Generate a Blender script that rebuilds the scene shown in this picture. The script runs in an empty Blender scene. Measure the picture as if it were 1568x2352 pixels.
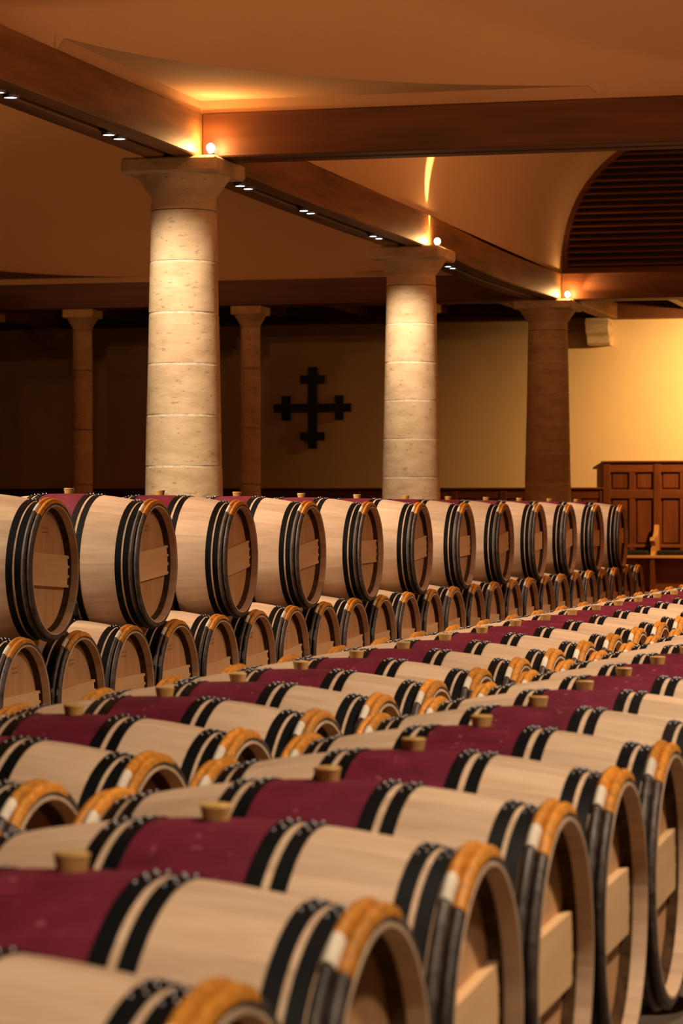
import bpy, math, random
from mathutils import Vector, Matrix
random.seed(7)
R = math.radians
scene = bpy.context.scene
C = scene.collection

# ---------------------------------------------------------------- camera
# world: +Y runs along the barrel rows, +X across them, Z up (metres)
THETA = math.atan(1728 / 6500)
CAM_H = 1.32
cam_d = bpy.data.cameras.new('camera')
cam_d.sensor_fit = 'VERTICAL'
cam_d.sensor_height = 36.0
cam_d.sensor_width = 24.0
cam_d.lens = 6500 / 2352 * 36
cam_d.shift_y = -0.0017
cam_d.clip_end = 200
cam_d.dof.use_dof = True
cam_d.dof.focus_distance = 15.5
cam_d.dof.aperture_fstop = 6.5
cam = bpy.data.objects.new('camera', cam_d)
cam.location = (0, 0, CAM_H)
cam.rotation_euler = (R(90), 0, THETA)
C.objects.link(cam)
scene.camera = cam

# ---------------------------------------------------------------- world and exposure
w = bpy.data.worlds.new('world'); scene.world = w
w.use_nodes = True
w.node_tree.nodes['Background'].inputs[0].default_value = (1.0, 0.62, 0.34, 1)
w.node_tree.nodes['Background'].inputs[1].default_value = 0.008
vs = scene.view_settings
vs.view_transform = 'Standard'
try: vs.look = 'None'
except Exception: pass
vs.exposure = 0.0
vs.gamma = 1.0
vs.use_curve_mapping = False

WARM = (1.0, 0.775, 0.545)
ORANGE = (1.0, 0.43, 0.155)
YELLOW = (1.0, 0.585, 0.215)

def light(name, kind, loc, power, col, target=None, size=0.05, angle=90, blend=0.6):
    d = bpy.data.lights.new(name, kind)
    d.energy = power; d.color = col
    d.shadow_soft_size = size
    if kind == 'SPOT':
        d.spot_size = R(angle); d.spot_blend = blend
    o = bpy.data.objects.new(name, d); C.objects.link(o)
    o.location = loc
    if target is not None:
        v = Vector(target) - Vector(loc)
        o.rotation_euler = v.to_track_quat('-Z', 'Y').to_euler()
    return o

# added fill spots under the unseen beam right of the rows, no fixtures modelled
for a, p in ((2.0, 590), (5.5, 680), (9.0, 790), (12.5, 850), (16.0, 850), (19.5, 850), (23.5, 800)):
    light('row_fill_light', 'SPOT', (0.7, a, 4.05), p, WARM, (-1.25, a + 0.4, 0.5), 0.12, 80, 1.0)
# unseen fill lights added beyond the frame to brighten the plaster above
VAULT_FILL = ((0.5, 14.4, 460), (-6.6, 14.4, 260), (0.5, 21.2, 110), (0.5, 24.0, 260), (0.5, 30.0, 380))
for x, a, p in VAULT_FILL:
    light('vault_fill_light', 'SPOT', (x, a, 4.42), p, ORANGE, (x*0.9 - 0.4, a + 0.9, 6.5), 0.04, 178, 0.2)
# more unseen fill lights, added behind the colonnade for the left aisle ceiling
AISLE_FILL = ((-15.0, 24.0, 240), (-15.0, 31.0, 215))
for x, a, p in AISLE_FILL:
    light('aisle_fill_light', 'SPOT', (x, a, 4.42), p, ORANGE, (x + 1.2, a + 0.4, 6.5), 0.04, 178, 0.2)
# wall washer of the back aisle
light('wall_washer', 'SPOT', (-3.95, 40.4, 4.15), 1650, YELLOW, (-4.95, 43.0, 2.5), 0.06, 112, 1.0)

# ---------------------------------------------------------------- materials
def new_mat(name):
    m = bpy.data.materials.new(name); m.use_nodes = True
    nt = m.node_tree
    b = nt.nodes['Principled BSDF']
    return m, nt, b

def N(nt, kind, **kw):
    n = nt.nodes.new(kind)
    for k, v in kw.items(): setattr(n, k, v)
    return n

def mixc(nt, fac, a, b, mode='MIX'):
    n = N(nt, 'ShaderNodeMix', data_type='RGBA', blend_type=mode)
    for s, v in ((n.inputs[0], fac), (n.inputs[6], a), (n.inputs[7], b)):
        if isinstance(v, bpy.types.NodeSocket): nt.links.new(v, s)
        elif isinstance(v, (tuple, list)): s.default_value = (*v, 1) if len(v) == 3 else v
        else: s.default_value = v
    return n.outputs[2]

def mathn(nt, op, a, b=None, clamp=False):
    n = N(nt, 'ShaderNodeMath', operation=op, use_clamp=clamp)
    for s, v in ((n.inputs[0], a), (n.inputs[1], b)):
        if v is None: continue
        if isinstance(v, bpy.types.NodeSocket): nt.links.new(v, s)
        else: s.default_value = v
    return n.outputs[0]

def noise(nt, scale, vec=None, detail=4, rough=0.55):
    n = N(nt, 'ShaderNodeTexNoise')
    n.inputs['Scale'].default_value = scale
    n.inputs['Detail'].default_value = detail
    n.inputs['Roughness'].default_value = rough
    if vec is not None: nt.links.new(vec, n.inputs['Vector'])
    return n.outputs['Fac']

def coords(nt, scale=(1, 1, 1), shift_random=0.0):
    tc = N(nt, 'ShaderNodeTexCoord')
    mp = N(nt, 'ShaderNodeMapping')
    mp.inputs['Scale'].default_value = scale
    nt.links.new(tc.outputs['Object'], mp.inputs['Vector'])
    if shift_random:
        oi = N(nt, 'ShaderNodeObjectInfo')
        v = mathn(nt, 'MULTIPLY', oi.outputs['Random'], shift_random)
        cb = N(nt, 'ShaderNodeCombineXYZ')
        for i in range(3): nt.links.new(v, cb.inputs[i])
        nt.links.new(cb.outputs[0], mp.inputs['Location'])
    return mp.outputs['Vector'], tc.outputs['Object']

def bump(nt, bsdf, h, strength=0.3, dist=0.01):
    n = N(nt, 'ShaderNodeBump')
    n.inputs['Strength'].default_value = strength
    n.inputs['Distance'].default_value = dist
    nt.links.new(h, n.inputs['Height'])
    nt.links.new(n.outputs[0], bsdf.inputs['Normal'])

def ramp(nt, fac, stops):
    n = N(nt, 'ShaderNodeValToRGB')
    e = n.color_ramp.elements
    while len(e) < len(stops): e.new(0.5)
    for el, (p, c) in zip(e, stops):
        el.position = p; el.color = (*c, 1)
    nt.links.new(fac, n.inputs['Fac'])
    return n.outputs['Color']

def wood_mat(name, dark, light_, grain=(1.5, 26, 26), rough=0.55, var=0.35, spec=0.3, bstr=0.15):
    m, nt, b = new_mat(name)
    v, _ = coords(nt, grain, 17.0)
    f = noise(nt, 1.0, v, 5, 0.6)
    v2, _ = coords(nt, tuple(g * 0.25 for g in grain), 31.0)
    f2 = noise(nt, 1.0, v2, 3, 0.5)
    c = ramp(nt, mathn(nt, 'ADD', mathn(nt, 'MULTIPLY', f, 0.6), mathn(nt, 'MULTIPLY', f2, 0.4)),
             [(0.32, dark), (0.68, light_)])
    oi = N(nt, 'ShaderNodeObjectInfo')
    k = mathn(nt, 'ADD', mathn(nt, 'MULTIPLY', oi.outputs['Random'], var), 1 - var / 2)
    hs = N(nt, 'ShaderNodeHueSaturation'); nt.links.new(c, hs.inputs['Color']); nt.links.new(k, hs.inputs['Value'])
    nt.links.new(hs.outputs[0], b.inputs['Base Color'])
    b.inputs['Roughness'].default_value = rough
    b.inputs['Specular IOR Level'].default_value = spec
    bump(nt, b, f, bstr, 0.004)
    return m

def barrel_oak():
    m, nt, b = new_mat('barrel_oak')
    v, obj = coords(nt, (2.0, 30, 30), 17.0)
    f = noise(nt, 1.0, v, 5, 0.6)
    c = ramp(nt, f, [(0.30, (0.56, 0.375, 0.240)), (0.70, (0.70, 0.505, 0.350))])
    oi = N(nt, 'ShaderNodeObjectInfo')
    k = mathn(nt, 'ADD', mathn(nt, 'MULTIPLY', oi.outputs['Random'], 0.26), 0.85)
    hs = N(nt, 'ShaderNodeHueSaturation'); nt.links.new(c, hs.inputs['Color']); nt.links.new(k, hs.inputs['Value'])
    # the middle of the barrel is painted with wine lees
    sx = N(nt, 'ShaderNodeSeparateXYZ'); nt.links.new(obj, sx.inputs[0])
    mask = mathn(nt, 'LESS_THAN', mathn(nt, 'ABSOLUTE', sx.outputs[0]), 0.125)
    v3, _ = coords(nt, (9, 9, 9), 23.0)
    fr = noise(nt, 1.0, v3, 4, 0.6)
    red = ramp(nt, fr, [(0.30, (0.105, 0.008, 0.020)), (0.62, (0.165, 0.013, 0.036)), (0.80, (0.26, 0.034, 0.068))])
    v4, _ = coords(nt, (45, 45, 45), 11.0)
    drops = mathn(nt, 'MULTIPLY', mathn(nt, 'GREATER_THAN', noise(nt, 1.0, v4, 1, 0.4), 0.735), 0.5)
    red = mixc(nt, drops, red, (0.42, 0.13, 0.14))
    nt.links.new(mixc(nt, mask, hs.outputs[0], red), b.inputs['Base Color'])
    b.inputs['Roughness'].default_value = 0.6
    b.inputs['Specular IOR Level'].default_value = 0.25
    bump(nt, b, f, 0.12, 0.003)
    return m

def plain(name, col, rough=0.6, metal=0.0, spec=0.4, var=0.0, nscale=None, nd=0.3, bstr=0.0):
    m, nt, b = new_mat(name)
    v, _ = coords(nt, (1, 1, 1), 9.0)
    f = noise(nt, nscale or 20, v, 4)
    dark = tuple(x * (1 - nd) for x in col); lite = tuple(min(1, x * (1 + nd)) for x in col)
    c = ramp(nt, f, [(0.3, dark), (0.7, lite)])
    if var:
        oi = N(nt, 'ShaderNodeObjectInfo')
        k = mathn(nt, 'ADD', mathn(nt, 'MULTIPLY', oi.outputs['Random'], var), 1 - var / 2)
        hs = N(nt, 'ShaderNodeHueSaturation'); nt.links.new(c, hs.inputs['Color']); nt.links.new(k, hs.inputs['Value'])
        c = hs.outputs[0]
    nt.links.new(c, b.inputs['Base Color'])
    b.inputs['Roughness'].default_value = rough
    b.inputs['Metallic'].default_value = metal
    b.inputs['Specular IOR Level'].default_value = spec
    if bstr: bump(nt, b, f, bstr, 0.006)
    return m

def limestone():
    m, nt, b = new_mat('limestone')
    v, _ = coords(nt, (3.5, 3.5, 9), 41.0)
    f = noise(nt, 1.0, v, 6, 0.65)
    v2, _ = coords(nt, (13, 13, 36), 13.0)
    f2 = noise(nt, 1.0, v2, 4, 0.6)
    c = ramp(nt, f, [(0.30, (0.52, 0.375, 0.22)), (0.55, (0.68, 0.52, 0.33)), (0.75, (0.76, 0.60, 0.40))])
    pits = mathn(nt, 'GREATER_THAN', f2, 0.635)
    c = mixc(nt, mathn(nt, 'MULTIPLY', pits, 0.6), c, (0.33, 0.22, 0.12))
    oi = N(nt, 'ShaderNodeObjectInfo')
    k = mathn(nt, 'ADD', mathn(nt, 'MULTIPLY', oi.outputs['Random'], 0.16), 0.92)
    hs = N(nt, 'ShaderNodeHueSaturation'); nt.links.new(c, hs.inputs['Color']); nt.links.new(k, hs.inputs['Value'])
    nt.links.new(hs.outputs[0], b.inputs['Base Color'])
    b.inputs['Roughness'].default_value = 0.85
    b.inputs['Specular IOR Level'].default_value = 0.2
    h = mathn(nt, 'SUBTRACT', f, mathn(nt, 'MULTIPLY', pits, 0.7))
    bump(nt, b, h, 0.5, 0.012)
    return m

def plaster(name, c0, c1):
    m, nt, b = new_mat(name)
    v, _ = coords(nt)
    f = noise(nt, 0.5, v, 5, 0.55)
    f2 = noise(nt, 6.0, v, 5, 0.6)
    nt.links.new(ramp(nt, f, [(0.3, c0), (0.7, c1)]), b.inputs['Base Color'])
    b.inputs['Roughness'].default_value = 0.9
    b.inputs['Specular IOR Level'].default_value = 0.15
    bump(nt, b, f2, 0.25, 0.02)
    return m

def emit(name, col, strength):
    m = bpy.data.materials.new(name); m.use_nodes = True
    nt = m.node_tree; nt.nodes.clear()
    e = nt.nodes.new('ShaderNodeEmission'); e.inputs[0].default_value = (*col, 1); e.inputs[1].default_value = strength
    o = nt.nodes.new('ShaderNodeOutputMaterial'); nt.links.new(e.outputs[0], o.inputs[0])
    return m

M = {
 'oak': barrel_oak(),
 'head': wood_mat('head_oak', (0.47, 0.25, 0.115), (0.63, 0.37, 0.185), (26, 26, 2.0), 0.6, 0.2, 0.2),
 'bar': wood_mat('bar_oak', (0.64, 0.385, 0.185), (0.80, 0.535, 0.295), (12, 2.2, 12), 0.6, 0.2, 0.2),
 'shade_burn': plain('shade_burn_brown', (0.07, 0.035, 0.016), 0.8, spec=0.1, nscale=30, nd=0.5),  # dark brown for the painted recess shade and the burnt marks
 'iron': plain('black_iron', (0.0035, 0.0035, 0.004), 0.55, 0.0, 0.13, nscale=14, nd=0.4),
 'stud': plain('stud_steel', (0.25, 0.25, 0.27), 0.3, 0.9, 0.5),
 'bark': plain('chestnut_bark', (0.072, 0.052, 0.045), 0.5, 0.0, 0.5, 0.7, 30, 0.6, 0.5),
 'wicker': plain('wicker', (0.60, 0.235, 0.030), 0.5, 0.0, 0.4, 0.45, 60, 0.35, 0.3),
 'cane': plain('white_cane', (0.72, 0.64, 0.52), 0.6, nd=0.15),
 'bung': plain('bung_silicone', (0.56, 0.33, 0.10), 0.5, 0, 0.35, 0.25, 20, 0.12),
 'stone': limestone(),
 'mortar': plain('lime_mortar', (0.74, 0.66, 0.52), 0.9, spec=0.1, nscale=40, nd=0.25, bstr=0.4),
 'beam': wood_mat('beam_oak', (0.09, 0.033, 0.010), (0.36, 0.155, 0.052), (9, 0.9, 9), 0.55, 0.15, 0.35, 0.4),
 'tie': wood_mat('tie_oak', (0.068, 0.020, 0.006), (0.19, 0.064, 0.019), (0.9, 9, 9), 0.5, 0.15, 0.4, 0.3),
 'panel': wood_mat('panel_wood', (0.085, 0.020, 0.006), (0.17, 0.046, 0.012), (16, 16, 1.6), 0.4, 0.3, 0.45),
 'panelx': wood_mat('rail_wood', (0.095, 0.024, 0.007), (0.18, 0.052, 0.014), (1.6, 16, 16), 0.4, 0.3, 0.45),
 'seat': wood_mat('seat_wood', (0.42, 0.19, 0.055), (0.55, 0.27, 0.09), (1.6, 16, 16), 0.4, 0.1, 0.45),
 'plaster': plaster('vault_plaster', (0.62, 0.42, 0.25), (0.68, 0.47, 0.29)),
 'wall': plaster('wall_plaster', (0.72, 0.51, 0.27), (0.78, 0.57, 0.32)),
 'blackm': plain('matt_black', (0.006, 0.007, 0.009), 0.55, nd=0.2),
 'cushion': plain('black_leather', (0.012, 0.012, 0.013), 0.35, spec=0.5, nd=0.3),
 'rail': plain('runner_wood', (0.045, 0.032, 0.024), 0.8, nd=0.4),
 'floor': plain('floor_screed', (0.13, 0.095, 0.065), 0.75, nscale=3, nd=0.3, bstr=0.2),
 'lens': emit('lamp_lens', (1.0, 0.97, 0.92), 14.0),
 'bulb': emit('lamp_bulb', (1.0, 0.72, 0.36), 60.0),
}

# ---------------------------------------------------------------- mesh helpers
class MB:
    def __init__(s): s.v = []; s.f = []; s.sm = []
    def add(s, vs_, fs, smooth=False):
        o = len(s.v); s.v += [tuple(p) for p in vs_]
        for f in fs: s.f.append(tuple(i + o for i in f)); s.sm.append(smooth)
    def box(s, x0, x1, y0, y1, z0, z1, bev=0.0):
        if bev <= 0:
            vs_ = [(x, y, z) for z in (z0, z1) for y in (y0, y1) for x in (x0, x1)]
            s.add(vs_, [(0,2,3,1), (4,5,7,6), (0,1,5,4), (2,6,7,3), (0,4,6,2), (1,3,7,5)])
            return
        b = min(bev, (x1-x0)*.45, (y1-y0)*.45, (z1-z0)*.45)
        X = (x0, x0+b, x1-b, x1); Y = (y0, y0+b, y1-b, y1); Z = (z0, z0+b, z1-b, z1)
        # three nested slabs hull: 24 verts
        vs_ = []; ix = {}
        for sx in (0, 1):
            for sy in (0, 1):
                for sz in (0, 1):
                    for ax in range(3):
                        p = [X[1] if sx == 0 else X[2], Y[1] if sy == 0 else Y[2], Z[1] if sz == 0 else Z[2]]
                        p[ax] = (X, Y, Z)[ax][0 if (sx, sy, sz)[ax] == 0 else 3]
                        ix[(sx, sy, sz, ax)] = len(vs_); vs_.append(tuple(p))
        I = lambda a, b_, c, d: ix[(a, b_, c, d)]
        fs = []
        fs += [(I(0,0,0,0), I(0,0,1,0), I(0,1,1,0), I(0,1,0,0)), (I(1,0,0,0), I(1,1,0,0), I(1,1,1,0), I(1,0,1,0))]
        fs += [(I(0,0,0,1), I(1,0,0,1), I(1,0,1,1), I(0,0,1,1)), (I(0,1,0,1), I(0,1,1,1), I(1,1,1,1), I(1,1,0,1))]
        fs += [(I(0,0,0,2), I(0,1,0,2), I(1,1,0,2), I(1,0,0,2)), (I(0,0,1,2), I(1,0,1,2), I(1,1,1,2), I(0,1,1,2))]
        for p in (0, 1):
            for q in (0, 1):
                fs.append((I(p,q,0,0), I(p,q,1,0), I(p,q,1,1), I(p,q,0,1)))
                fs.append((I(p,0,q,0), I(p,1,q,0), I(p,1,q,2), I(p,0,q,2)))
                fs.append((I(0,p,q,1), I(1,p,q,1), I(1,p,q,2), I(0,p,q,2)))
                for r_ in (0, 1): fs.append((I(p,q,r_,0), I(p,q,r_,1), I(p,q,r_,2)))
        s.add(vs_, fs)
    def lathe(s, prof, seg, axis='z', a0=0.0, a1=2*math.pi, smooth=True, centre=(0,0,0), wob=None):
        full = abs(a1 - a0 - 2*math.pi) < 1e-6
        n = seg if full else seg + 1
        vs_ = []
        for i in range(n):
            t = a0 + (a1 - a0) * i / seg
            for j, (r_, h) in enumerate(prof):
                rr = r_ * (wob(t, j) if wob else 1.0)
                if axis == 'z': p = (rr*math.cos(t), rr*math.sin(t), h)
                else: p = (h, rr*math.sin(t), rr*math.cos(t))     # axis x; angle 0 = top, + = +y
                vs_.append((p[0]+centre[0], p[1]+centre[1], p[2]+centre[2]))
        k = len(prof); fs = []
        for i in range(seg):
            i2 = (i + 1) % n
            for j in range(k - 1):
                fs.append((i*k+j, i2*k+j, i2*k+j+1, i*k+j+1))
        s.add(vs_, fs, smooth)
    def prism(s, poly, y0, y1, plane='xz'):
        n = len(poly)
        def p(u, v, d): return (u, d, v) if plane == 'xz' else ((d, u, v) if plane == 'yz' else (u, v, d))
        vs_ = [p(u, v, y0) for u, v in poly] + [p(u, v, y1) for u, v in poly]
        fs = [tuple(range(n)), tuple(range(2*n-1, n-1, -1))] + [(i, i+n, (i+1) % n + n, (i+1) % n) for i in range(n)]
        s.add(vs_, fs)
    def mesh(s, name, mat, fix=True, sharp=None):
        me = bpy.data.meshes.new(name)
        me.from_pydata(s.v, [], s.f)
        me.polygons.foreach_set('use_smooth', s.sm)
        if fix:
            import bmesh
            bm = bmesh.new(); bm.from_mesh(me)
            bmesh.ops.recalc_face_normals(bm, faces=bm.faces)
            bm.to_mesh(me); bm.free()
        if sharp is not None: me.set_sharp_from_angle(angle=R(sharp))
        me.materials.append(M[mat]); me.update()
        return me
    def obj(s, name, mat, parent=None, fix=True, sharp=None, loc=None):
        return link(name, s.mesh(name, mat, fix, sharp), parent, loc)

def link(name, me, parent=None, loc=None, rot=None):
    o = bpy.data.objects.new(name, me); C.objects.link(o)
    if parent is not None: o.parent = parent
    if loc is not None: o.location = loc
    if rot is not None: o.rotation_euler = rot
    return o

def tag(o, label=None, cat=None, group=None, kind=None):
    if label: o['label'] = label
    if cat: o['category'] = cat
    if group: o['group'] = group
    if kind: o['kind'] = kind
    return o

def thing(name, label, cat, loc=(0,0,0), group=None):
    return tag(link(name, None, None, loc), label, cat, group)

def boxobj(name, mat, x0, x1, y0, y1, z0, z1, parent=None, bev=0.004):
    m = MB(); cx, cy, cz = (x0+x1)/2, (y0+y1)/2, (z0+z1)/2
    m.box(x0-cx, x1-cx, y0-cy, y1-cy, z0-cz, z1-cz, bev)
    off = Vector((0,0,0)); p = parent
    while p is not None: off += Vector(p.location); p = p.parent
    return m.obj(name, mat, parent, loc=(cx-off.x, cy-off.y, cz-off.z))

# ---------------------------------------------------------------- setting
COL_B = -7.18                       # colonnade line
COLS = (22.0, 29.96, 37.93)         # main columns along it
CAP_Z = 4.165                       # top of capitals = underside of beams
BEAM_H = 0.36
BEAM_T = CAP_Z + BEAM_H
BW = 0.225                          # half width of a beam
WALL_Y = 43.0

def quad(name, mat, pts, kind='structure', faces=None):
    m = MB(); m.add(pts, faces or [tuple(range(len(pts)))])
    return tag(m.obj(name, mat, fix=False), kind=kind)

fl = boxobj('floor', 'floor', -24, 9, -6, WALL_Y, -0.2, 0.0, None, 0); tag(fl, kind='structure')
wb = boxobj('wall_back', 'wall', -24, 9, WALL_Y, WALL_Y + 0.3, 0.0, 4.9, None, 0); tag(wb, kind='structure')
tag(boxobj('wall_left', 'wall', -24.3, -24, -6, WALL_Y, 0.0, 8, None, 0), kind='structure')
tag(boxobj('wall_right', 'wall', 9, 9.3, -6, WALL_Y, 0.0, 8, None, 0), kind='structure')
tag(boxobj('wall_rear', 'wall', -24, 9, -6.3, -6, 0.0, 8, None, 0), kind='structure')

def superpts(cx, cy, A, B, n, seg):
    out = []
    for i in range(seg):
        t = 2*math.pi*i/seg
        c, s_ = math.cos(t), math.sin(t)
        k = (abs(c)**n + abs(s_)**n) ** (-1.0/n)
        out.append((c*k, s_*k))
    return [(cx + A*u, cy + B*v) for u, v in out]

def domed_bay(x0, x1, y0, y1, z0, cx, cy, A, B, n, rise, seg=192):
    """dome on a rounded plan slightly larger than the bay: where the plan lies inside the bay a flat plaster
    soffit and strip close the corner, elsewhere the plaster comes straight down behind the beam"""
    m = MB()
    base = superpts(cx, cy, A, B, n, seg)
    inside = [x0 < x < x1 and y0 < y < y1 for x, y in base]
    zb = BEAM_T - 0.02
    rings = 18; vs_ = []
    for j in range(rings):
        ph = (math.pi/2) * j / rings
        k = math.cos(ph) ** 0.8; z = z0 + rise*math.sin(ph)
        vs_ += [(cx + (x-cx)*k, cy + (y-cy)*k, z) for x, y in base]
    vs_.append((cx, cy, z0 + rise)); top = len(vs_) - 1
    vs_ += [(x, y, z0 if i_ else zb) for (x, y), i_ in zip(base, inside)]; lo = top + 1
    fs = [(j*seg+i, j*seg+(i+1) % seg, (j+1)*seg+(i+1) % seg, (j+1)*seg+i) for j in range(rings-1) for i in range(seg)]
    fs += [((rings-1)*seg+i, (rings-1)*seg+(i+1) % seg, top) for i in range(seg)]
    fs += [(lo+i, lo+(i+1) % seg, (i+1) % seg, i) for i in range(seg) if not (inside[i] and inside[(i+1) % seg])]
    m.add(vs_, fs, True)
    def hit(x, y):
        dx, dy = x-cx, y-cy
        k = min(((x1 if dx > 0 else x0)-cx)/dx if abs(dx) > 1e-6 else 1e9, ((y1 if dy > 0 else y0)-cy)/dy if abs(dy) > 1e-6 else 1e9)
        return (cx+dx*k, cy+dy*k)
    for i in range(seg):
        j = (i+1) % seg
        if not (inside[i] or inside[j]): continue
        p, q = base[i], base[j]; P_, Q_ = hit(*p), hit(*q)
        if not inside[i]: p = P_
        if not inside[j]: q = Q_
        chain = [P_, Q_]
        if abs(P_[0]-Q_[0]) > 1e-6 and abs(P_[1]-Q_[1]) > 1e-6:      # the corner lies between them
            kx = x0 if min(abs(P_[0]-x0), abs(Q_[0]-x0)) < 1e-6 else x1
            ky = y0 if min(abs(P_[1]-y0), abs(Q_[1]-y0)) < 1e-6 else y1
            chain = [P_, (kx, ky), Q_]
        m.add([(*p, z0)] + [(*c_, z0) for c_ in chain] + [(*q, z0)], [tuple(range(len(chain)+2))])
        for c_, d_ in zip(chain, chain[1:]):
            m.add([(*c_, zb), (*d_, zb), (*d_, z0), (*c_, z0)], [(0, 1, 2, 3)])
    return tag(m.obj('ceiling', 'plaster', fix=False), kind='structure')

SOF = BEAM_T + 0.10
NEAR_X0, NEAR_X1 = COL_B + BW - 0.02, 0.95
domed_bay(NEAR_X0, NEAR_X1, 13.9, COLS[0]-BW+0.02, SOF, (NEAR_X0+NEAR_X1)/2, (13.9+COLS[0]-BW)/2, 4.02, 4.02, 2.0, 2.6)
domed_bay(-15.4, COL_B-BW+0.02, 6.3, COLS[2]-BW+0.02, SOF-0.02, -11.4, (6.3+COLS[2]-BW)/2, 4.1, 15.8, 4.0, 3.4, 320)

# vault over the nave beyond the tie beam: stilted curve, flat crown
def vault_profile(n=20):
    xs = COL_B + BW - 0.03; r = 1.74; st = 0.22; xe = 0.95
    pts = [(xs, BEAM_T)]
    for i in range(n+1):
        t = math.pi/2*i/n
        pts.append((xs + r - r*math.cos(t), BEAM_T + st + r*math.sin(t)))
    for i in range(n+1):
        t = math.pi/2*(n-i)/n
        pts.append((xe - r + r*math.cos(t), BEAM_T + st + r*math.sin(t)))
    pts.append((xe, BEAM_T))
    return pts
VP = vault_profile()
m = MB(); k = len(VP); ys = [COLS[0]-BW+0.05, 26, 30, 34, COLS[2]+0.05]
m.add([(x, y, z) for y in ys for x, z in VP], [(j*k+i, j*k+i+1, (j+1)*k+i+1, (j+1)*k+i) for j in range(len(ys)-1) for i in range(k-1)], True)
tag(m.obj('ceiling', 'plaster', fix=False), kind='structure')
# wall above the first tie beam, closing the vault towards the dome
quad('wall_tie', 'plaster', [(-7.4, COLS[0], BEAM_T), (1.2, COLS[0], BEAM_T), (1.2, COLS[0], 8.2), (-7.4, COLS[0], 8.2)])
# wall over the colonnade between vault and aisle
quad('wall_colonnade', 'plaster', [(COL_B, -6, BEAM_T), (COL_B, WALL_Y, BEAM_T), (COL_B, WALL_Y, 8.2), (COL_B, -6, 8.2)])
# roof deck of the back aisle and of the rest
tag(boxobj('ceiling', 'tie', -24, 9, COLS[2]+BW, WALL_Y, 4.52, 4.6, None, 0), kind='structure')
quad('ceiling', 'plaster', [(-24, -6, 8.2), (9, -6, 8.2), (9, WALL_Y, 8.2), (-24, WALL_Y, 8.2)])
# wall above the back beam (left of the lunette and right of the column)
quad('wall_attic', 'plaster', [(-24, COLS[2]+0.1, BEAM_T-0.1), (COL_B, COLS[2]+0.1, BEAM_T-0.1), (COL_B, COLS[2]+0.1, 8.2), (-24, COLS[2]+0.1, 8.2)])

# ---------------------------------------------------------------- beams (two timbers with a slot between them)
SLOT = 0.075
def sag(y):
    for a_, b_, d in ((COLS[0]+0.4, COLS[1]-0.4, 0.016), (COLS[1]+0.4, COLS[2]-0.4, 0.045)):
        if a_ < y < b_: return -d*math.sin(math.pi*(y-a_)/(b_-a_))
    return 0.0
def beam_along_y(name, label, x, y0, y1):
    yc = (y0+y1)/2
    t = thing(name, label, 'beam', (x, yc, CAP_Z))
    ys_ = [y0 + (y1-y0)*i/60 for i in range(61)]
    def bar(nm, mat, a, b_, z0, z1, c_=0.012):
        mm = MB(); sec = [(a+c_, z0), (b_-c_, z0), (b_, z0+c_), (b_, z1-c_), (b_-c_, z1), (a+c_, z1), (a, z1-c_), (a, z0+c_)]
        mm.add([(u, y-yc, v+sag(y)) for y in ys_ for u, v in sec], [(i*8+j, i*8+(j+1) % 8, (i+1)*8+(j+1) % 8, (i+1)*8+j) for i in range(60) for j in range(8)])
        mm.add([(u, ys_[0]-yc, v+sag(ys_[0])) for u, v in sec], [tuple(range(8))])
        mm.add([(u, ys_[-1]-yc, v+sag(ys_[-1])) for u, v in sec], [tuple(range(8))])
        mm.obj(nm, mat, t)
    bar('timber', 'beam', SLOT/2, BW, 0, BEAM_H)
    bar('timber', 'beam', -BW, -SLOT/2, 0, BEAM_H)
    bar('slot_filler', 'blackm', -SLOT/2-0.002, SLOT/2+0.002, 0.10, BEAM_H-0.02, 0.001)
    return t
def beam_along_x(name, label, y, x0, x1):
    t = thing(name, label, 'beam', ((x0+x1)/2, y, CAP_Z))
    for sy in (-1, 1):
        a, b_ = (SLOT/2, BW) if sy > 0 else (-BW, -SLOT/2)
        boxobj('timber', 'tie', x0, x1, y+a, y+b_, CAP_Z, BEAM_T, t, 0.012)
    boxobj('slot_filler', 'blackm', x0, x1, y-SLOT/2-0.002, y+SLOT/2+0.002, CAP_Z+0.06, BEAM_T-0.02, t, 0)
    return t
beam_along_y('colonnade_beam', 'long oak beam with recessed lamps resting on the row of large stone columns', COL_B, 6.0, COLS[2]+BW)
beam_along_x('tie_beam', 'reddish oak cross beam running right from the nearest stone column', COLS[0], COL_B+BW, 1.2)
beam_along_x('tie_beam', 'oak cross beam under the slatted arch at the far column', COLS[2], COL_B+BW, 1.2)
beam_along_x('tie_beam', 'dark oak beam carried by the slender columns before the back wall', COLS[2], -16.2, COL_B-BW)
beam_along_y('colonnade_beam', 'parallel oak beam of the colonnade right of the barrels', 0.95+BW, -2.0, COLS[2]+BW)

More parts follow.
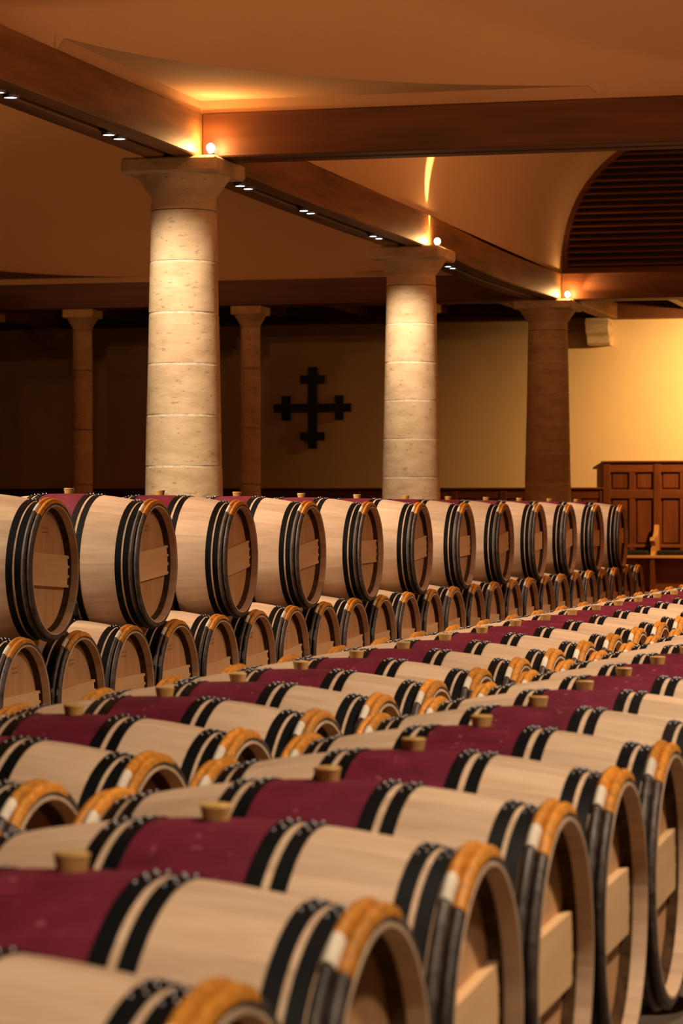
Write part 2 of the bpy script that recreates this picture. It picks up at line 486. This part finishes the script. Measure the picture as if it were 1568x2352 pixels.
# ---------------------------------------------------------------- columns
J0 = CAM_H + 2.43
JOINTS = [J0 - 0.415*i for i in range(10)]
def shaft_r(z): 
    t = max(0.0, min(1.0, z/3.75))
    return 0.352 - 0.083*t - 0.012*t*(t-1)*-1
def column(label, x, y, scale_r=1.0):
    t = thing('stone_column', label, 'column', (x, y, 0), 'large stone columns')
    zs = [0.10] + [z for z in reversed(JOINTS) if z > 0.3]
    g = 0.005
    for i in range(len(zs)-1):
        z0, z1 = zs[i]+g, zs[i+1]-g
        pr = [(0.02, z0), (shaft_r(z0)-0.006, z0), (shaft_r(z0), z0+0.005)]
        for q in (0.33, 0.66): pr.append((shaft_r(z0+(z1-z0)*q), z0+(z1-z0)*q))
        pr += [(shaft_r(z1), z1-0.005), (shaft_r(z1)-0.006, z1), (0.02, z1)]
        ph = random.uniform(0, 6)
        mm = MB(); mm.lathe(pr, 48, wob=lambda a, j, ph=ph: 1+0.004*math.sin(3*a+ph)+0.003*math.sin(7*a+ph*2))
        mm.obj('drum', 'stone', t, sharp=40)
    mm = MB(); mm.lathe([(shaft_r(0.1)-0.005, 0.1), (shaft_r(JOINTS[0])-0.005, JOINTS[0])], 48); mm.obj('mortar_core', 'mortar', t)
    mm = MB(); mm.box(-0.46, 0.46, -0.46, 0.46, 0, 0.1, 0.01); mm.obj('base', 'stone', t)
    # capital: neck, flaring echinus, square abacus
    zt = JOINTS[0]; ne = CAP_Z - 0.13 - 0.155
    rt = shaft_r(zt)
    pr = [(0.02, zt+g), (rt-0.01, zt+g), (rt, zt+0.014), (0.264, ne-0.008), (0.272, ne), (0.30, ne+0.035), (0.375, CAP_Z-0.14), (0.382, CAP_Z-0.13), (0.02, CAP_Z-0.13)]
    mm = MB(); mm.lathe(pr, 48); cap = mm.obj('capital', 'stone', t, sharp=45)
    mm = MB(); mm.box(-0.405, 0.405, -0.405, 0.405, CAP_Z-0.13, CAP_Z-0.001, 0.02); mm.obj('abacus', 'stone', cap)
    return t
column('nearest large pale stone column, brightly lit, under the beam crossing', COL_B, COLS[0])
column('second large pale stone column, brightly lit, right of the black cross', COL_B, COLS[1])
column('third large stone column, standing unlit before the glowing yellow wall', COL_B, COLS[2])
column('large stone column cut off by the left edge behind the slender ones', -15.62, COLS[2])

def slender(label, x, y):
    t = thing('slender_column', label, 'column', (x, y, 0), 'slender stone columns')
    js = [0.12, 0.9, 1.68, 2.46, 3.30, CAP_Z-0.28]
    rr = lambda z: 0.150 - 0.014*z/3.9
    for z0, z1 in zip(js, js[1:]):
        z0 += 0.004; z1 -= 0.004
        mm = MB(); mm.lathe([(0.01, z0), (rr(z0)-0.008, z0), (rr(z0), z0+0.008), (rr(z1), z1-0.008), (rr(z1)-0.008, z1), (0.01, z1)], 32)
        mm.obj('drum', 'stone', t, sharp=40)
    mm = MB(); mm.box(-0.2, 0.2, -0.2, 0.2, 0, 0.12, 0.01); mm.obj('base', 'stone', t)
    n = CAP_Z-0.28
    mm = MB(); mm.lathe([(0.01, n), (0.142, n), (0.146, n+0.03), (0.165, n+0.06), (0.225, n+0.16), (0.01, n+0.16)], 32); cap = mm.obj('capital', 'stone', t, sharp=40)
    mm = MB(); mm.box(-0.225, 0.225, -0.225, 0.225, CAP_Z-0.12, CAP_Z-0.001, 0.012); mm.obj('abacus', 'stone', cap)
slender('leftmost slender stone column, in front of the dark wall', -13.89, COLS[2])
slender('slender stone column just left of the black cross', -11.40, COLS[2])
slender('slender stone column almost hidden behind the second large column', -8.94, COLS[2])

# ---------------------------------------------------------------- lunette with louvres
LY = COLS[2] + 0.06
win = tag(link('window_1', None, None, (0, LY, 0)), kind='structure')
xs = COL_B + BW - 0.03
def inner_x(z, inset=0.0):
    r = 1.74; st = 0.22
    zz = z - BEAM_T - st
    if zz <= 0: return xs + inset
    zz = min(zz, r - inset - 0.001)
    return xs + r - math.sqrt(max(0.0, (r-inset)**2 - zz*zz))
m = MB()
outer = [(x, z) for x, z in VP]
cxm = (VP[0][0] + VP[-1][0])/2; 
def inset_pt(x, z, d):
    r = 1.74; st = 0.22
    if z <= BEAM_T + st + 1e-6: return (x + d if x < cxm else x - d, z)
    c0 = xs + r if x <= xs + r else (0.95 - r if x >= 0.95 - r else x)
    vx, vz = x - c0, z - (BEAM_T + st); L = math.hypot(vx, vz)
    return (c0 + vx*(L-d)/L, BEAM_T + st + vz*(L-d)/L)
inn = [inset_pt(x, z, 0.07) for x, z in outer]
n = len(outer)
vs_ = [(x, -0.06, z) for x, z in outer] + [(x, -0.06, z) for x, z in inn] + [(x, 0.10, z) for x, z in inn]
m.add(vs_, [(i, i+1, n+i+1, n+i) for i in range(n-1)] + [(n+i, n+i+1, 2*n+i+1, 2*n+i) for i in range(n-1)], False)
m.obj('arch_frame', 'tie', win, fix=False)
boxobj('sill', 'tie', xs+0.04, 0.9, LY-0.07, LY+0.05, BEAM_T, BEAM_T+0.085, win, 0.008)
z = BEAM_T + 0.13
mb = None
while z < BEAM_T + 1.9:
    xl = inner_x(z, 0.05)
    mm = MB()
    # tilted slat, outer edge lower
    L = (0.95 - (xl - xs)) - xl
    mm.add([(0, -0.045, -0.022), (L, -0.045, -0.022), (L, 0.04, 0.018), (0, 0.04, 0.018),
            (0, -0.045, -0.002), (L, -0.045, -0.002), (L, 0.04, 0.038), (0, 0.04, 0.038)],
           [(0,3,2,1), (4,5,6,7), (0,1,5,4), (1,2,6,5), (2,3,7,6), (3,0,4,7)])
    mm.obj('slat', 'tie', win, loc=(xl, 0, z))
    z += 0.0875
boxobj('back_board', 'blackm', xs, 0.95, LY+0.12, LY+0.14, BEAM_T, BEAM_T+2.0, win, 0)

# ---------------------------------------------------------------- back aisle: joists, wall plate, corbels
tag(boxobj('wall_plate', 'tie', -24, 9, WALL_Y-0.22, WALL_Y, 4.24, 4.50, None, 0.01), 'long timber plate lying along the top of the back wall', 'beam')
tb = thing('aisle_joist', 'short heavy joist from the far column to the stone corbel', 'beam', (COL_B, 40.5, 4.17))
boxobj('timber', 'beam', COL_B-0.10, COL_B+0.16, COLS[2]+BW, WALL_Y-0.22, 4.245, 4.50, tb, 0.012)
tb = thing('aisle_joist', 'heavy joist above the corbel on the dark left wall', 'beam', (-16.2, 40.5, 4.17))
boxobj('timber', 'beam', -16.33, -16.07, COLS[2]+BW, WALL_Y-0.22, 4.245, 4.50, tb, 0.012)
for i, x in enumerate((-14.9, -13.6, -12.3, -11.0, -9.7, -8.4, -5.9, -4.6)):
    o = boxobj('ceiling_joist', 'tie', x-0.06, x+0.06, COLS[2]+BW, WALL_Y-0.22, 4.36, 4.52, None, 0.008)
    tag(o, 'thin ceiling joist behind the far beam, %s from the left edge' % ('first','second','third','fourth','fifth','sixth','seventh','eighth')[i], 'joist', 'joists of the back aisle ceiling')
def corbel(label, x):
    t = thing('stone_corbel', label, 'corbel', (x, WALL_Y, 4.0))
    mm = MB()
    # profile in y-z, protruding towards -y
    pr = [(0.02, 0.24), (-0.46, 0.24), (-0.46, 0.06), (-0.44, 0.02), (-0.36, -0.02), (-0.33, -0.06), (-0.31, -0.13), (-0.25, -0.16), (0.02, -0.16)]
    mm.prism([(p[0], p[1]) for p in pr], -0.17, 0.17, 'yz')
    mm.obj('block', 'stone', t)
    mm = MB(); mm.box(-0.185, 0.185, -0.48, 0.02, 0.145, 0.20, 0.01); mm.obj('moulding', 'stone', t)
corbel('carved stone corbel on the yellow wall beside the far column', COL_B-0.12)
corbel('stone corbel in shadow on the dark left wall', -16.2)

# ---------------------------------------------------------------- black cross on the wall
U = 1.25/366*1.0
def cross_poly():
    q = [(20, 188), (20, 150), (57, 150), (57, 112), (20, 112), (20, 19)]
    pts = []
    one = [(20,19), (112-4,19), (112-4,57), (150-4,57), (150-4,19), (183,19), (183,-19), (150-4,-19), (150-4,-57), (112-4,-57), (112-4,-19), (20,-19)]
    # clockwise from top arm
    top = [(-20,188), (20,188), (20,150), (57,150), (57,112), (20,112)]
    right = [(20,19), (108,19), (108,57), (146,57), (146,19), (183,19), (183,-19), (146,-19), (146,-57), (108,-57), (108,-19), (20,-19)]
    bot = [(20,-112), (57,-112), (57,-150), (20,-150), (20,-188), (-20,-188), (-20,-150), (-57,-150), (-57,-112), (-20,-112)]
    left = [(-20,-19), (-108,-19), (-108,-57), (-146,-57), (-146,-19), (-183,-19), (-183,19), (-146,19), (-146,57), (-108,57), (-108,19), (-20,19)]
    t2 = [(-20,112), (-57,112), (-57,150), (-20,150)]
    return [(a*U, b*U) for a, b in top + right + bot + left + t2]
cr = thing('wall_cross', 'black cross with a short bar across each arm on the back wall', 'cross', (-11.88, WALL_Y-0.09, 2.93))
mm = MB(); mm.prism(cross_poly(), -0.03, 0.03); mm.obj('cross_plate', 'blackm', cr)
for (a, b) in ((0, 100), (0, -100), (-95, 0), (95, 0)):
    mm = MB(); mm.lathe([(0.012, 0), (0.012, 0.06)], 10); o = mm.obj('spacer_pin', 'blackm', cr, loc=(a*U, 0.09, b*U)); o.rotation_euler = (R(90), 0, 0)

# ---------------------------------------------------------------- panelling and bench
def panelling(t, x0, x1, ybase, z0, z1, post_xs, rails, pan_w, cap=True, proud=0.0):
    """frame and raised panels in front of the wall at y=ybase (towards -y)"""
    boxobj('back_board', 'panelx', x0, x1, ybase-0.02, ybase, z0, z1, t, 0)
    for p in post_xs: boxobj('post', 'panel', p-0.055, p+0.055, ybase-0.07-proud, ybase-0.02, z0, z1-0.02, t, 0.006)
    for zr, h in rails: boxobj('rail', 'panelx', x0, x1, ybase-0.055-proud, ybase-0.02, zr, zr+h, t, 0.005)
    if cap: boxobj('cap_rail', 'panelx', x0-0.02, x1+0.02, ybase-0.10-proud, ybase, z1-0.03, z1, t, 0.008)
    for pa, pb in zip(post_xs, post_xs[1:]):
        mid = (pa+pb)/2
        boxobj('stile', 'panel', mid-0.045, mid+0.045, ybase-0.05-proud, ybase-0.02, z0, z1-0.05, t, 0.005)
        for (za, ha), (zb, hb) in zip(rails, rails[1:]):
            for q0, q1 in ((pa+0.055, mid-0.045), (mid+0.045, pb-0.055)):
                boxobj('panel', 'panel', q0+0.025, q1-0.025, ybase-0.042, ybase-0.02, za+ha+0.02, zb-0.02, t, 0.012)
BX0 = -7.27
wn = thing('wall_panelling', 'low dark wooden panelling along the foot of the back wall', 'panelling', (-14, WALL_Y, 0))
posts = [BX0 - 0.78*i for i in range(22)][::-1]
panelling(wn, posts[0], BX0, WALL_Y, 0.0, 1.67, posts, [(0.0, 0.14), (1.0, 0.12), (1.50, 0.14)], 0)
bn = thing('settle_bench', 'long wooden bench with tall panelled back below the yellow wall', 'bench', (-3.5, WALL_Y, 0))
bp = [BX0 + 0.06 + 0.775*i for i in range(9)]
panelling(bn, BX0, bp[-1]+0.06, WALL_Y, 0.0, 2.075, bp, [(0.0, 0.14), (0.75, 0.05), (1.50, 0.135), (1.90, 0.15)], 0, True, 0.02)
boxobj('platform', 'seat', BX0-0.3, bp[-1]+0.2, WALL_Y-1.0, WALL_Y-0.1, 0.0, 0.09, bn, 0.006)
boxobj('seat', 'seat', BX0, bp[-1]+0.06, WALL_Y-0.62, WALL_Y-0.07, 0.595, 0.64, bn, 0.008)
boxobj('front_board', 'panelx', BX0, bp[-1]+0.06, WALL_Y-0.40, WALL_Y-0.36, 0.09, 0.595, bn, 0.004)
for i, p in enumerate(bp):
    boxobj('leg', 'panel', p-0.035, p+0.035, WALL_Y-0.60, WALL_Y-0.40, 0.09, 0.60, bn, 0.006)
for p in bp[:-1:2]:
    pass
for p in bp[1::2]:
    mm = MB()
    pr = [(-0.09, 0.64), (-0.09, 1.08), (-0.14, 1.10), (-0.20, 0.98), (-0.30, 0.92), (-0.50, 0.91), (-0.56, 0.90), (-0.58, 0.86), (-0.54, 0.845), (-0.50, 0.84), (-0.47, 0.78), (-0.48, 0.70), (-0.52, 0.64)]
    mm.prism(pr, -0.035, 0.035, 'yz'); mm.obj('armrest', 'seat', bn, loc=(p-bn.location.x, 0, 0))
edges = [BX0+0.03] + [q for p in bp[1::2] for q in (p-0.05, p+0.05)] + [bp[-1]]
for i in range(0, len(edges)-1, 2):
    boxobj('cushion', 'cushion', edges[i]+0.01, edges[i+1]-0.01, WALL_Y-0.58, WALL_Y-0.10, 0.64, 0.715, bn, 0.028)

# ---------------------------------------------------------------- lamps
def downlight(label, a):
    t = thing('beam_spotlight', label, 'lamp', (COL_B, a, CAP_Z+sag(a)), 'recessed spotlights in the colonnade beam')
    mm = MB(); mm.box(-0.036, 0.036, -0.24, 0.24, 0.004, 0.09, 0.004); mm.obj('housing', 'blackm', t)
    for dy in (-0.12, 0.12):
        mm = MB(); mm.lathe([(0.030, 0.03), (0.050, -0.018), (0.056, -0.018), (0.058, 0.03)], 20); mm.obj('reflector', 'stud', t, loc=(0, dy, 0))
        mm = MB(); mm.lathe([(0.0005, -0.006), (0.046, -0.006)], 20); mm.obj('lens', 'lens', t, loc=(0, dy, -0.006))
    return t
for lab, a in (('twin recessed beam spotlight at the left edge of the photo', 18.06),
               ('twin recessed beam spotlight just before the nearest column', 20.3),
               ('twin recessed beam spotlight just behind the nearest capital', 23.7),
               ('twin recessed beam spotlight midway between the first two columns', 25.75),
               ('twin recessed beam spotlight just before the second column', 28.4),
               ('twin recessed beam spotlight peeping out behind the second capital', 31.9)):
    downlight(lab, a)
SPOTS = [(a_, (-5.0, a_ + 2.2, 1.1), 560, 96) for a_ in (8.5, 11.0, 13.6, 15.9, 18.06)]  # all but the last are added out of frame to brighten the stacked row
SPOTS += [(20.3, (COL_B, 22.0, 1.1), 300, 96), (23.7, (-5.0, 25.2, 1.1), 420, 96), (25.75, (-5.0, 27.5, 1.1), 420, 96),
          (28.4, (COL_B, 29.96, 1.1), 300, 96), (31.9, (-6.2, 32.0, 0.0), 20, 60)]
for a, tg, pw, an in SPOTS:
    light('spot_beam', 'SPOT', (COL_B, a, CAP_Z-0.05), pw, WARM, tg, 0.05, an, 0.7)

for i, (x, a, p) in enumerate(VAULT_FILL + AISLE_FILL):  # added unseen bowls and bulbs; the bowls stop fill light spreading downwards
    t = thing('fill_light_bowl', 'black fill-light bowl on its stem, added outside the frame, number %s' % ('one','two','three','four','five','six','seven')[i], 'lamp', (x, a, CAP_Z))
    mm = MB(); mm.lathe([(0.001, 0.12), (0.07, 0.125), (0.16, 0.17), (0.24, 0.245), (0.245, 0.245), (0.165, 0.16), (0.07, 0.11), (0.001, 0.105)], 32); mm.obj('bowl', 'blackm', t)
    mm = MB(); mm.lathe([(0.015, 0.0), (0.015, 0.11)], 10); mm.obj('stem', 'blackm', t)
    mm = MB(); mm.lathe([(0.001, 0.125), (0.03, 0.15), (0.036, 0.18), (0.02, 0.205), (0.001, 0.21)], 16); mm.obj('bulb', 'bulb', t)
def caplamp(label, x, y, power, up=None, side=None):
    t = thing('capital_uplight', label, 'lamp', (x, y, CAP_Z), 'small uplights on the capitals')
    mm = MB(); mm.lathe([(0.001, 0), (0.03, 0), (0.035, 0.02), (0.015, 0.03), (0.001, 0.03)], 16); mm.obj('base', 'blackm', t)
    mm = MB(); mm.lathe([(0.001, 0.03), (0.022, 0.036), (0.034, 0.06), (0.030, 0.085), (0.012, 0.10), (0.001, 0.102)], 16); mm.obj('bulb', 'bulb', t)
    light('uplight_glow', 'POINT', (x+0.01, y-0.05, CAP_Z+0.07), power, (1.0, 0.50, 0.15), None, 0.02)
    if up:
        light('uplight_beam', 'SPOT', (COL_B+BW+0.035, y, CAP_Z+0.12), up, (1.0, 0.62, 0.24), (COL_B+BW-0.10, y+0.0, 7.0), 0.02, 26, 0.9)
    if side:
        light('uplight_beam', 'SPOT', (x+0.03, y-0.02, CAP_Z+0.08), side, (1.0, 0.60, 0.22), (x+1.2, y+0.14, CAP_Z+0.62), 0.015, 50, 1.0)
caplamp('glowing uplight on the nearest capital at the beam crossing', COL_B+BW+0.10, COLS[0]-BW-0.08, 15)
light('uplight_beam', 'SPOT', (COL_B+BW+0.16, COLS[0]-BW-0.16, CAP_Z+0.10), 15, (1.0, 0.42, 0.13), (COL_B+BW+0.9, COLS[0]-BW-0.9, 5.2), 0.03, 120, 0.6)
caplamp('glowing uplight on the second capital, throwing a stripe up the vault', COL_B+BW+0.09, COLS[1]-0.1, 14, 420)
caplamp('glowing uplight on the far capital below the slatted arch', COL_B+BW+0.10, COLS[2]-BW-0.08, 16, None, 60)

# ---------------------------------------------------------------- barrels
HL = 0.475; RB = 0.353; RE = 0.292
def rad(x): return RB - (RB-RE)*(abs(x)/HL)**2
NST = 22; TH = 0.026
def stave_mesh():
    m_ = MB(); nx = 12; h = math.pi/NST
    ang = (-h, -h*0.5, 0, h*0.5, h)
    low = (0.0004, 0.0, 0.0, 0.0, 0.0004)
    xs_ = [-HL + 2*HL*i/nx for i in range(nx+1)]
    xs_ = [-HL, -HL+0.058] + xs_[2:-2] + [HL-0.058, HL]; nx = len(xs_)-1
    vs_ = []; K_ = 10
    for x in xs_:
        th = 0.007 if abs(x) > HL-0.001 else TH
        for a_, l_ in zip(ang, low):
            r_ = rad(x)-l_; vs_.append((x, r_*math.sin(a_), r_*math.cos(a_)))
        for a_ in reversed(ang):
            r_ = rad(x)-th; vs_.append((x, r_*math.sin(a_), r_*math.cos(a_)))
    fs = []
    for i in range(nx):
        for j in range(K_):
            j2 = (j+1) % K_
            fs.append((i*K_+j, (i+1)*K_+j, (i+1)*K_+j2, i*K_+j2))
    m_.add(vs_, fs, True)
    m_.add([vs_[j] for j in range(K_)], [(j, j+1, K_-2-j, K_-1-j) for j in range(4)]); o = nx*K_
    m_.add([vs_[o+j] for j in range(K_)], [(j, j+1, K_-2-j, K_-1-j) for j in range(4)])
    return m_.mesh('stave', 'oak', sharp=35)
STAVE = stave_mesh()
def hoop_mesh(x0, x1):
    m_ = MB(); t = 0.0028
    xm = (x0+x1)/2
    pr = [(rad(x0)-0.001, x0), (rad(x0)+t, x0), (rad(xm)+t, xm), (rad(x1)+t, x1), (rad(x1)-0.001, x1)]
    m_.lathe(pr, 64, 'x')
    return m_.mesh('iron_hoop', 'iron', sharp=40)
HOOPS = [(0.112, 0.141), (0.156, 0.184), (0.358, 0.385), (0.396, 0.422)]
HOOP_M = []
for a_, b_ in HOOPS:
    HOOP_M.append((hoop_mesh(a_, b_), hoop_mesh(-b_, -a_)))
def studs_mesh(xs_):
    m_ = MB()
    for x in xs_:
        for d in (-0.16, -0.03, 0.10):
            for k in (-1, 1):
                xx = x + 0.006*k; aa = d + 0.03*k; r_ = rad(xx)+0.0025
                n_ = (0, math.sin(aa), math.cos(aa)); tg = (0, math.cos(aa), -math.sin(aa))
                vs_ = []
                for (q, hgt) in ((0.0038, 0), (0.0026, 0.0042)):
                    for i in range(6):
                        t = i*math.pi/3
                        vs_.append((xx+q*math.cos(t), n_[1]*(r_+hgt)+tg[1]*q*math.sin(t), n_[2]*(r_+hgt)+tg[2]*q*math.sin(t)))
                m_.add(vs_, [(i, (i+1) % 6, 6+(i+1) % 6, 6+i) for i in range(6)] + [(6,7,8,9,10,11)], True)
    return m_.mesh('hoop_studs', 'stud', fix=False)
STUDS = studs_mesh([s_*(a_+b_)/2 for a_, b_ in HOOPS for s_ in (-1, 1)])
WH = [(0.4385, 0.0115), (0.4625, 0.0115)]
def wood_hoop(xc, hr, sign, seed):
    rnd = random.Random(seed); m_ = MB(); base = rad(xc)+0.002; pr = []
    for i in range(8):
        t = math.pi*i/7
        pr.append((base+hr*0.15+hr*1.55*math.sin(t), sign*xc+hr*math.cos(t)))
    pr = [(base-0.003, sign*xc+hr)] + pr + [(base-0.003, sign*xc-hr)]
    ph = [rnd.uniform(0, 6) for _ in range(3)]
    kn = [rnd.uniform(0, 6.28) for _ in range(4)]
    def wob(a_, j):
        v = 1+0.0022*math.sin(5*a_+ph[0])+0.0016*math.sin(11*a_+ph[1])
        for k_ in kn:
            d = abs((a_-k_+math.pi) % (2*math.pi)-math.pi); v += 0.010*math.exp(-(d/0.05)**2)
        return v if 1 <= j <= 8 else 1.0
    m_.lathe(pr, 72, 'x', wob=wob)
    return m_.mesh('wooden_hoop', 'bark', sharp=60)
WH_M = {}
for wi, (xc, hr) in enumerate(WH):
    for s_ in (-1, 1):
        WH_M[(wi, s_)] = [wood_hoop(xc, hr, s_, 10*wi+s_+q*77) for q in range(3)]
def wicker(xc, hr, sign, a0, a1):
    m_ = MB(); base = rad(xc)+0.003; pr = []
    for i in range(9):
        t = math.pi*i/8
        pr.append((base+hr*0.2+hr*1.62*math.sin(t), sign*xc+(hr*1.06)*math.cos(t)))
    n_ = 36
    def wob(a_, j):
        i = round((a_-a0)/(a1-a0)*n_)
        return 1+(0.0055 if i % 2 else 0.0) if 0 < j < 8 else 1.0
    m_.lathe(pr, n_, 'x', a0, a1, wob=wob)
    k_ = len(pr)
    m_.add([m_.v[j] for j in range(k_)], [tuple(range(k_))])
    m_.add([m_.v[n_*k_+j] for j in range(k_)], [tuple(range(k_-1, -1, -1))])
    return m_.mesh('wicker_binding', 'wicker', sharp=70)
WK_M = {}
for s_ in (-1, 1):
    WK_M[(0, s_)] = wicker(WH[0][0], WH[0][1], s_, -0.42, 0.30)
    WK_M[(1, s_)] = wicker(WH[1][0], WH[1][1], s_, -0.66, 0.34)
def cane(xc, hr, sign):
    m_ = MB(); base = rad(xc)+0.003; pr = []
    for i in range(7):
        t = math.pi*i/6
        pr.append((base+hr*0.2+hr*1.72*math.sin(t), sign*xc+(hr*1.06)*math.cos(t)))
    m_.lathe(pr, 8, 'x', -0.62, -0.42)
    k_ = len(pr)
    m_.add([m_.v[j] for j in range(k_)], [tuple(range(k_))])
    return m_.mesh('cane_tail', 'cane')
CANE = {s_: cane(WH[0][0], WH[0][1], s_) for s_ in (-1, 1)}
XH = HL-0.058
RI = lambda x: rad(x)-(TH-(TH-0.007)*max(0.0, (abs(x)-XH)/0.058))
def head_mesh(sign):
    m_ = MB(); n_ = 48; r_ = RI(XH)+0.004
    vs_ = [(sign*XH, r_*math.sin(2*math.pi*i/n_), r_*math.cos(2*math.pi*i/n_)) for i in range(n_)]
    m_.add(vs_, [tuple(range(n_))])
    m_.add([(v[0]-sign*0.02, v[1], v[2]) for v in vs_], [tuple(range(n_))])
    return m_.mesh('head', 'head', fix=False)
HEAD = {s_: head_mesh(s_) for s_ in (-1, 1)}
def shade_ring_mesh(sign):  # dark ring: shade of the head recess put into its colour
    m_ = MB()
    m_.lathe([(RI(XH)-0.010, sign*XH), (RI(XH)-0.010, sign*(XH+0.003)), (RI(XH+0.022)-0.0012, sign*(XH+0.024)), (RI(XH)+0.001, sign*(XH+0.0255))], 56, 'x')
    return m_.mesh('recess_shade_ring', 'shade_burn', sharp=50)
SHADE_RING = {s_: shade_ring_mesh(s_) for s_ in (-1, 1)}
BARH = 0.073
def bar_mesh(sign):
    m_ = MB(); t = 0.022; r_ = RI(XH)-0.034; n_ = 5
    pts = []
    for i in range(n_+1):
        zz = -BARH+2*BARH*i/n_; pts.append((math.sqrt(r_*r_-zz*zz), zz))
    poly = pts + [(-y_, z_) for y_, z_ in reversed(pts)]
    m_.prism(poly, sign*(XH+0.0005), sign*(XH+t), 'yz')
    return m_.mesh('head_bar', 'bar')
BAR = {s_: bar_mesh(s_) for s_ in (-1, 1)}
def pegs_mesh(sign):
    m_ = MB(); ro = RI(XH+0.012)-0.001; ri = RI(XH)-0.036
    for side in (-1, 1):
        for zz in (-0.066, -0.022, 0.022, 0.066):
            y1 = math.sqrt(ro*ro-zz*zz); y0 = math.sqrt(ri*ri-zz*zz)-0.002
            ya, yb = sorted((side*y0, side*y1)); xa, xb = sorted((sign*(XH+0.002), sign*(XH+0.018)))
            m_.box(xa, xb, ya, yb, zz-0.0065, zz+0.0065)
    return m_.mesh('bar_pegs', 'bar')
PEGS = {s_: pegs_mesh(s_) for s_ in (-1, 1)}
m = MB(); m.lathe([(0.001, RB-0.02), (0.021, RB-0.02), (0.0235, RB+0.004), (0.0275, RB+0.023), (0.025, RB+0.026), (0.001, RB+0.026)], 20)
BUNG = m.mesh('bung', 'bung', sharp=40)
# burnt-in maker's marks near the top of the head: short dark strokes, too worn to read
def mark_mesh(sign, seed):
    rnd = random.Random(seed); m_ = MB(); x = sign*(XH+0.0004)
    for row, zz in enumerate((0.185, 0.165)):
        y_ = -0.035
        while y_ < 0.035:
            w_ = rnd.uniform(0.004, 0.009); hh = rnd.choice((0.006, 0.009, 0.012))
            m_.add([(x, y_, zz), (x, y_+w_*0.45, zz), (x, y_+w_*0.45, zz+hh), (x, y_, zz+hh)], [(0, 1, 2, 3)])
            y_ += w_+0.003
    return m_.mesh('burnt_mark', 'shade_burn', fix=False)
MARK = [mark_mesh(1, q) for q in range(2)]

def barrel(x, y, z, label, group, rnd):
    t = thing('wine_barrel', label, 'barrel', (x, y, z), group)
    t.rotation_euler = (R(rnd.uniform(-2.0, 2.0)), 0, R(rnd.uniform(-0.5, 0.5)))
    off = rnd.uniform(0, 2*math.pi/NST)
    for i in range(NST):
        link('stave', STAVE, t, rot=(off+2*math.pi*i/NST, 0, 0))
    for hp in HOOP_M:
        for me in hp: link('iron_hoop', me, t)
    tag(link('hoop_studs', STUDS, t), kind='stuff')
    for (wi, s_), variants in WH_M.items():
        wh = link('wooden_hoop', rnd.choice(variants), t)
        link('wicker_binding', WK_M[(wi, s_)], wh)
        if wi == 0: link('cane_tail', CANE[s_], wh)
    for s_ in (-1, 1):
        hd = link('head', HEAD[s_], t)
        hd.rotation_euler = (R(rnd.uniform(-2, 6)), 0, 0)
        link('recess_shade_ring', SHADE_RING[s_], hd)
        link('head_bar', BAR[s_], hd)
        tag(link('bar_pegs', PEGS[s_], hd), kind='stuff')
        if s_ == 1: link('burnt_mark', rnd.choice(MARK), hd)
    link('bung', BUNG, t)
    return t

ORD = ['first','second','third','fourth','fifth','sixth','seventh','eighth','ninth','tenth','eleventh','twelfth','thirteenth','fourteenth',
       'fifteenth','sixteenth','seventeenth','eighteenth','nineteenth','twentieth','twenty-first','twenty-second','twenty-third','twenty-fourth',
       'twenty-fifth','twenty-sixth','twenty-seventh','twenty-eighth','twenty-ninth','thirtieth']
P = 0.72
ZL = 0.44; ZU = 1.052
rnd = random.Random(3)
NU, NL, NB, NC = 12, 25, 26, 18
UP_Y = [11.945 + 2*P*k_ for k_ in range(NU)]
LO_Y = [11.585 + P*k_ for k_ in range(NL)]
B_Y = [5.464 + P*k_ for k_ in range(NB)]
C_Y = [3.184 + P*k_ for k_ in range(NC)]
for i, y in enumerate(UP_Y):
    barrel(-4.975, y, ZU, 'upper barrel of the two-tier stack, %s counting from the left edge' % ORD[i], 'upper tier of the stacked barrel row', rnd)
for i, y in enumerate(LO_Y):
    barrel(-4.975, y, ZL, 'lower barrel under the stacked tier, %s counting from the left edge' % ORD[i], 'lower tier of the stacked barrel row', rnd)
for i, y in enumerate(B_Y):
    barrel(-2.548, y, ZL, 'barrel in the middle single row next to the aisle, %s from the near end' % ORD[i], 'middle single row of barrels', rnd)
for i, y in enumerate(C_Y):
    barrel(-1.448, y, ZL, 'barrel in the nearest single row with its end facing right, %s from the camera' % ORD[i], 'nearest single row of barrels', rnd)

# runners below the rows
for nm, xc, y0, y1 in (('under the stacked row', -4.975, 11.0, 29.5), ('under the middle row', -2.548, 4.6, 24.0), ('under the nearest row', -1.461, 2.4, 16.0)):
    for dx, wd in ((-0.27, 'back'), (0.27, 'front')):
        yy = 0.098
        tag(boxobj('barrel_runner', 'rail', xc+dx-0.05, xc+dx+0.05, y0, y1, 0.0, yy, None, 0.006), 'dark timber runner on the floor %s, %s one of the pair' % (nm, wd), 'runner')
# black chocks wedged between the stacked barrels
for i, y in enumerate(UP_Y):
    tag(boxobj('barrel_chock', 'blackm', -4.93, -4.80, y-0.405, y-0.325, ZL+0.359, ZL+0.425, None, 0.01), 'small black wedge below the upper barrel, %s from the left edge' % ORD[i], 'wedge', 'wedges between the stacked barrels')
